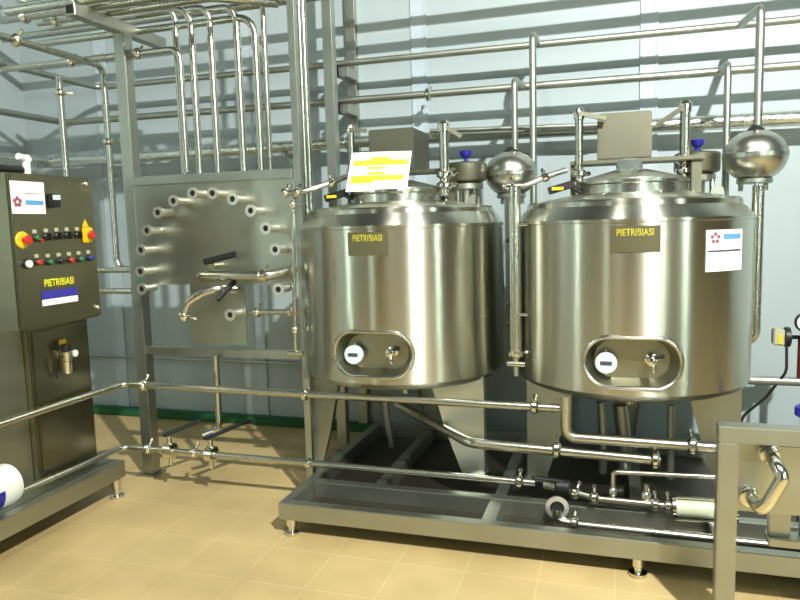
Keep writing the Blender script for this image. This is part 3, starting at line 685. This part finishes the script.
# ------------------------------------------------------------------ rails (product pipes) in front
RY = 3.5
ru = pipe('product_pipe', [(-2.935, 1.3, .665), (-2.935, RY, .66), (-.275, RY, .650)], .021, 'upper long product pipe crossing in front of both tanks', bend=.07,
     clamps=[((-1.69, RY, .655), (1, 0, 0)), ((-.40, RY, .65), (1, 0, 0)), ((-2.78, RY, .658), (1, 0, 0))])
rl = pipe('product_pipe', [(-2.96, 1.3, .29), (-2.96, RY, .255), (-.40, RY, .247)], .018, 'lower long product pipe running just above the floor', bend=.07,
     clamps=[((-1.69, RY, .252), (1, 0, 0)), ((-.48, RY, .247), (1, 0, 0)), ((-2.45, RY, .254), (1, 0, 0)), ((-2.78, RY, .254), (1, 0, 0))])
ps = thing('rail_post', (-1.69, 3.5, 0), 'slim steel post carrying both product pipes beside the tank leg', 'post')
MB().box((-1.705, 3.525, .175), (-1.675, 3.555, .74)).build('post', 'frame', ps, smooth=False)
ps['label'] = 'slim steel post carrying both product pipes beside the left tank leg'
ORG_ = None
# butterfly valves on the lower pipe and their drop from the panel
def bvalve(x, label, dy):
    t = thing('butterfly_valve', (x, RY, .2), label, 'valve', 'butterfly valves on the lower product pipe')
    MB().lathe([(.03, -.03), (.048, -.026), (.048, .026), (.03, .03)], (x, RY, .255), (1, 0, 0), 24).build('body', 'bright', t)
    MB().cyl((x, RY, .30), (x, RY, .345), .014).build('stem', 'bright', t)
    MB().bar((x-.02, RY-.03, .355), (x+.06+dy*.35, RY+.06+dy, .40), .035, .016, bevel=.004).build('handle', 'black', t)
    MB().cyl((x, RY, .165), (x, RY, .21), .012).build('drain', 'bright', t)
bvalve(-2.62, 'left butterfly valve with black handle on the lower pipe', .13)
bvalve(-2.33, 'right butterfly valve with black handle on the lower pipe', .22)
dx = (-2.371,3.660,0.609)[0]
pipe('panel_drain', [((-2.366,3.660,0.848)[0], 3.66, .83), ((-2.366,3.660,0.848)[0], 3.66, .36), ((-2.366,3.660,0.848)[0]-.08, 3.60, .33)], .02, 'vertical drain pipe from the panel bottom down to the valves', bend=.05)
MB()

# ------------------------------------------------------------------ pipework in front of the right tank
pipe('outlet_pipe', [(-1.282,3.950,0.502), (-0.732,3.460,0.450), (0.204,3.460,0.429)], .027, 'bright outlet pipe slanting from the left tank then running right', bend=.10,
     clamps=[((-0.285,3.460,0.445), (1, 0, 0)), ((0.181,3.460,0.429), (1, 0, 0))])
pipe('outlet_pipe', [(-0.239,3.440,0.731), (-0.239,3.440,0.522), (0.530,3.440,0.517)], .026, 'bright elbow pipe below the right tank running to the exchanger', bend=.05,
     clamps=[((0.344,3.440,0.520), (1, 0, 0))])
pc = pipe('sight_line', [(-0.350,3.460,0.258), (-0.073,3.400,0.232), (0.257,3.400,0.229)], .017, 'slim pipe with clamps leading to the pale sight glass', bend=.05,
     clamps=[((-0.194,3.430,0.239), (1, -.3, -.2)), ((-0.102,3.400,0.234), (1, 0, 0)), ((0.181,3.400,0.229), (1, 0, 0)), ((0.239,3.400,0.229), (1, 0, 0))])
g0, g1 = V((0.266,3.400,0.225)), V((0.530,3.400,0.232))
sgt = thing('sight_glass', tuple(g0-V((0, 0, .05))), 'pale cylindrical sight glass between clamps beside the exchanger frame', 'sight glass')
MB().cyl(g0, g1, .042, n=28).build('glass_tube', 'pale', sgt)
for s in (.055, -.055): MB().cyl(g0+V((0, -.012, s)), g1+V((0, -.012, s)), .007, n=8).build('tie_rod', 'bright', sgt)
for g in (g0, g1): MB().lathe([(.062, -.008), (.062, .008)], g, g1-g0, 24).build('end_flange', 'bright', sgt)
pipe('return_pipe', [(-0.270,3.270,0.215), (-0.270,3.270,0.159), (-0.171,3.270,0.147), (0.888,3.270,0.143)], .022, 'bright return pipe lying lowest inside the skid front', bend=.03, clamps=[((-0.190,3.270,0.150), (1, 0, -.1))])
fl = thing('flange_elbow', (-0.272,3.300,0.136), 'round flanged pipe end facing forward above the skid', 'flange')
fc = V((-0.270,3.280,0.221))
MB().lathe([(.028, -.06), (.028, 0), (.055, 0), (.055, .012), (.034, .014), (.034, .004), (0, .004)], fc, (.1, -1, 0), 28).build('flange', 'portsteel', fl)
MB().lathe([(.033, .005), (.033, .008)], fc, (.1, -1, 0), 24).build('bore_shade', 'hole_shade', fl)  # dark disc painting the shade inside the flange
bv = thing('ball_valve', (-0.257,3.420,0.243), 'black handled valve at the end of the lower product pipe', 'valve')
vc = V((-0.252,3.420,0.269))
MB().lathe([(.02, -.04), (.038, -.03), (.038, .03), (.02, .04)], vc, (1, 0, 0), 20).build('body', 'black', bv)
MB().bar(vc+V((0, 0, .03)), vc+V((-.15, -.05, .055)), .03, .014, bevel=.003).build('handle', 'black', bv)
pipe('branch_pipe', [(-0.012,3.420,0.240), (-0.013,3.420,0.367), (0.466,3.420,0.383)], .012, 'thin branch pipe with a square bend above the slim pipe', bend=.02, clamps=[((-0.013,3.420,0.266), (0, 0, 1))])
pipe('stub_pipe', [(0.141,3.420,0.225), (0.140,3.420,0.320)], .014, 'short capped stub standing on the slim pipe', clamps=[((0.140,3.420,0.260), (0, 0, 1))])
# underside pipework of the right tank
for (a, b2, r, lab) in (((-0.081,3.900,0.591), (-0.070,3.900,0.420), .022, 'left dark pipe stub hanging under the right tank'), ((0.020,4.000,0.553), (0.043,4.000,0.351), .04, 'thick dark pipe hanging under the right tank middle'), ((0.281,3.900,0.593), (0.284,3.900,0.399), .02, 'right dark pipe stub hanging under the right tank')):
    pipe('hanging_pipe', [a, b2, (b2[0], b2[1], .185)], r, lab, 'pipe', m='frame')
for (a, b2, lab) in (((-1.452,4.200,0.455), (-1.414,4.200,0.118), 'dark pipe hanging under the left tank middle'),):
    pipe('hanging_pipe', [a, b2, (b2[0], b2[1], .185)], .022, lab, 'pipe', m='frame')

# ------------------------------------------------------------------ plate exchanger frame at the right
hx = thing('plate_exchanger', (.4, 2.75, 0), 'steel framed exchanger with front plate at the right edge', 'exchanger')
hx0, hx1 = (0.360,2.700,0.829)[0], (0.429,2.700,0.833)[0]
MB().box((hx0, 2.70, 0), (hx1, 2.775, .77), .004).build('post', 'frame', hx, smooth=False)
MB().box((1.45, 2.70, 0), (1.52, 2.775, .77), .004).build('post', 'frame', hx, smooth=False)
MB().box((hx0, 2.70, .77), (1.52, 2.775, .832), .004).build('top_rail', 'frame', hx, smooth=False)
MB().box((hx1-.002, 2.765, .49), (1.45, 2.78, .77), .003).build('front_plate', 'plate', hx, smooth=False)
MB().box(((0.565,2.750,0.790)[0], 2.74, (0.573,2.750,0.756)[2]), (1.4, 2.765, (0.571,2.750,0.802)[2]), .003).build('slot_cover', 'black', hx, smooth=False)
s1, s2 = V((0.537,2.765,0.726)), V((0.474,2.765,0.559))
ub = MB().tube([s1, (s1.x, 2.60, s1.z), (s1.x+.015, 2.585, s1.z-.03), (s2.x+.02, 2.60, s2.z), s2], .0235, .055)
ubo = ub.build('u_bend', 'bright', hx)
for s in (s1, s2):
    MB().lathe([(.034, 0), (.034, .014), (.028, .016), (.028, .024), (.034, .026), (.034, .042), (.028, .044)], s, (0, -1, 0), 24).build('ferrule', 'bright', ubo)
MB().box(((0.580,2.950,0.405)[0], 2.93, .30), ((0.658,2.950,0.413)[0], 2.97, .47), .004).build('bracket', 'frame', hx, smooth=False)
MB().box(((0.580,2.950,0.405)[0]-.005, 2.90, .30), (1.45, 2.99, .335), .004).build('tray', 'frame', hx, smooth=False)
MB().box(((0.693,2.950,0.417)[0], 2.93, .30), ((0.714,2.950,0.419)[0], 2.97, .47), .004).build('bracket', 'frame', hx, smooth=False)
MB().box((1.25, 2.79, .0), (1.30, 2.97, .30), .004).build('stay', 'frame', hx, smooth=False)

# ------------------------------------------------------------------ instruments at the right wall
YR = 4.4
tp = pipe('side_pipe', [(.62, YR, (0.853,4.400,0.636)[2]), (2.2, YR, (0.853,4.400,0.636)[2]+.01)], .026, 'horizontal pipe leaving the right tank towards the right', m='frame')
vx = (1.011,4.400,0.765)[0]
tv = pipe('valve_stem', [(vx, YR, (0.853,4.400,0.636)[2]+.026), (vx, YR, (0.994,4.400,0.898)[2])], .022, 'dark red vertical stem on the pipe at right edge', 'valve', m='oldred')
tm = thing('pressure_transmitter', (0.923,4.400,0.897), 'small pressure transmitter with yellow label near the right edge', 'sensor')
c = V((0.933,4.400,0.897))
MB().lathe([(.045, -.018), (.058, -.013), (.058, .013), (.045, .018)], c, (1, 0, 0), 24).build('head', 'black', tm)
MB().box((c.x-.075, YR-.04, c.z-.045), (c.x-.018, YR+.04, c.z+.05), .006).build('case', 'beige', tm)
MB().box((c.x-.055, YR-.044, c.z-.035), (c.x-.032, YR-.039, c.z+.02)).build('label_plate', 'yellow', tm, smooth=False)
MB().tube([c, (vx+.02, YR, c.z)], .012).build('rod', 'black', tm)
pipe('sensor_cable', [(c.x, YR, c.z-.06), (c.x, YR-.02, c.z-.20), (c.x-.10, YR, c.z-.36), (c.x-.22, YR, c.z-.48), (.70, YR, c.z-.56)], .008, 'black cable hanging from the pressure transmitter', 'cable', m='black', bend=.1)
dg_ = V((1.010,4.350,0.993))
dgo = thing('dial_gauge', tuple(dg_-V((0, 0, .06))), 'round black rimmed dial gauge cut by the right edge', 'gauge')
MB().lathe([(.055, 0), (.058, .02), (.058, .03), (.048, .034), (.048, .028), (0, .028)], dg_, (0, -1, 0), 28).build('case', 'black', dgo)
MB().lathe([(.046, .028), (.046, .030), (0, .030)], dg_, (0, -1, 0), 28).build('face', 'dial', dgo)
MB().tube([dg_-V((0, 0, .05)), dg_-V((0, 0, .11))], .01).build('stem', 'bright', dgo)
bk = V((0.842,3.600,0.673))
bko = thing('blue_knob', tuple(bk-V((0, 0, .04))), 'bright blue valve knob above the exchanger at right edge', 'knob')
MB().lathe([(.02, -.03), (.036, -.02), (.036, .02), (.02, .03)], bk, (0, 0, 1), 20).build('grip', 'blue', bko)
MB().tube([bk-V((0, 0, .03)), (bk.x, bk.y, 0)], .012).build('stem', 'bright', bko)

# things on the cabinet top
tt = thing('tee_fitting', (-3.0, 2.7, z1), 'white pipe tee standing on top of the control cabinet', 'fitting')
a0 = (-2.950,2.913,1.920)
MB().tube([(-2.95, a0[1], z1), (-2.95, a0[1], z1+.11)], .02).build('stem', 'white', tt)
MB().tube([(-2.95, a0[1]-.05, z1+.10), (-2.95, a0[1]+.02, z1+.085)], .018).build('branch', 'white', tt)
pipe('black_hose', [(-2.95, 1.6, z1+.03), (-2.95, a0[1]-.03, z1+.03)], .018, 'black hose lying along the control cabinet top', 'hose', m='black')
MB().bm.free()

# ------------------------------------------------------------------ high pipes over the wall (they cast the banded shade)
for z, y, lab in ((3.125, 4.42, 'lower of the two high pipes above the tanks'), (3.265, 4.42, 'upper of the two high pipes above the tanks')):
    op = pipe('overhead_pipe', [(-4.6, y, z), (2.0, y, z)], .028, lab)
    for x in (1.9,): wall_bracket(op, x, y, z, .028)

# ------------------------------------------------------------------ lights
def area(name, loc, size, power, col, target):
    l = bpy.data.lights.new(name, 'AREA'); l.shape = 'RECTANGLE'; l.size, l.size_y = size; l.energy = power; l.color = col
    o = bpy.data.objects.new(name, l); C.objects.link(o); o.location = loc
    o.rotation_euler = (V(target)-V(loc)).to_track_quat('-Z', 'Y').to_euler(); return o
area('area_lamp', (1.7, -.3, 5.2), (.13, .10), 680, (.985, 1, .96), (-.5, 4, 1))  # main bay lamp
area('area_lamp', (-1.0, -1.2, 6.5), (.3, .3), 55, (.97, 1, .92), (-1.5, 3, 0))  # weak fill lamp, added to soften the shade
area('area_lamp', (-.8, .9, 6.5), (.3, .3), 60, (1, .99, .86), (-.8, 1.6, 0))  # fill lamp added to brighten the floor in front
w = bpy.data.worlds.new('hall'); bpy.context.scene.world = w; w.use_nodes = True
bg = w.node_tree.nodes['Background']; bg.inputs['Color'].default_value = (.80, .95, .86, 1); bg.inputs['Strength'].default_value = .085

# ------------------------------------------------------------------ camera
cam = bpy.data.cameras.new('camera'); co = bpy.data.objects.new('camera', cam); C.objects.link(co)
cam.sensor_width = 36; cam.lens = 690/800*36; cam.clip_start = .05
yaw, pit, rol = math.radians(17.57), math.radians(6.245), math.radians(-1.56)
fw = V((-math.sin(yaw)*math.cos(pit), math.cos(yaw)*math.cos(pit), -math.sin(pit)))
rt = V((math.cos(yaw), math.sin(yaw), 0)); up = rt.cross(fw)
r2 = rt*math.cos(rol)+up*math.sin(rol); u2 = -rt*math.sin(rol)+up*math.cos(rol)
mw = Matrix((r2, u2, -fw)).transposed().to_4x4(); mw.translation = (0, 0, 1.6); co.matrix_world = mw
S = bpy.context.scene; S.camera = co
S.view_settings.view_transform = 'Standard'; S.view_settings.look = 'None'; S.view_settings.gamma = 1; S.view_settings.use_curve_mapping = False
S.view_settings.exposure = 0
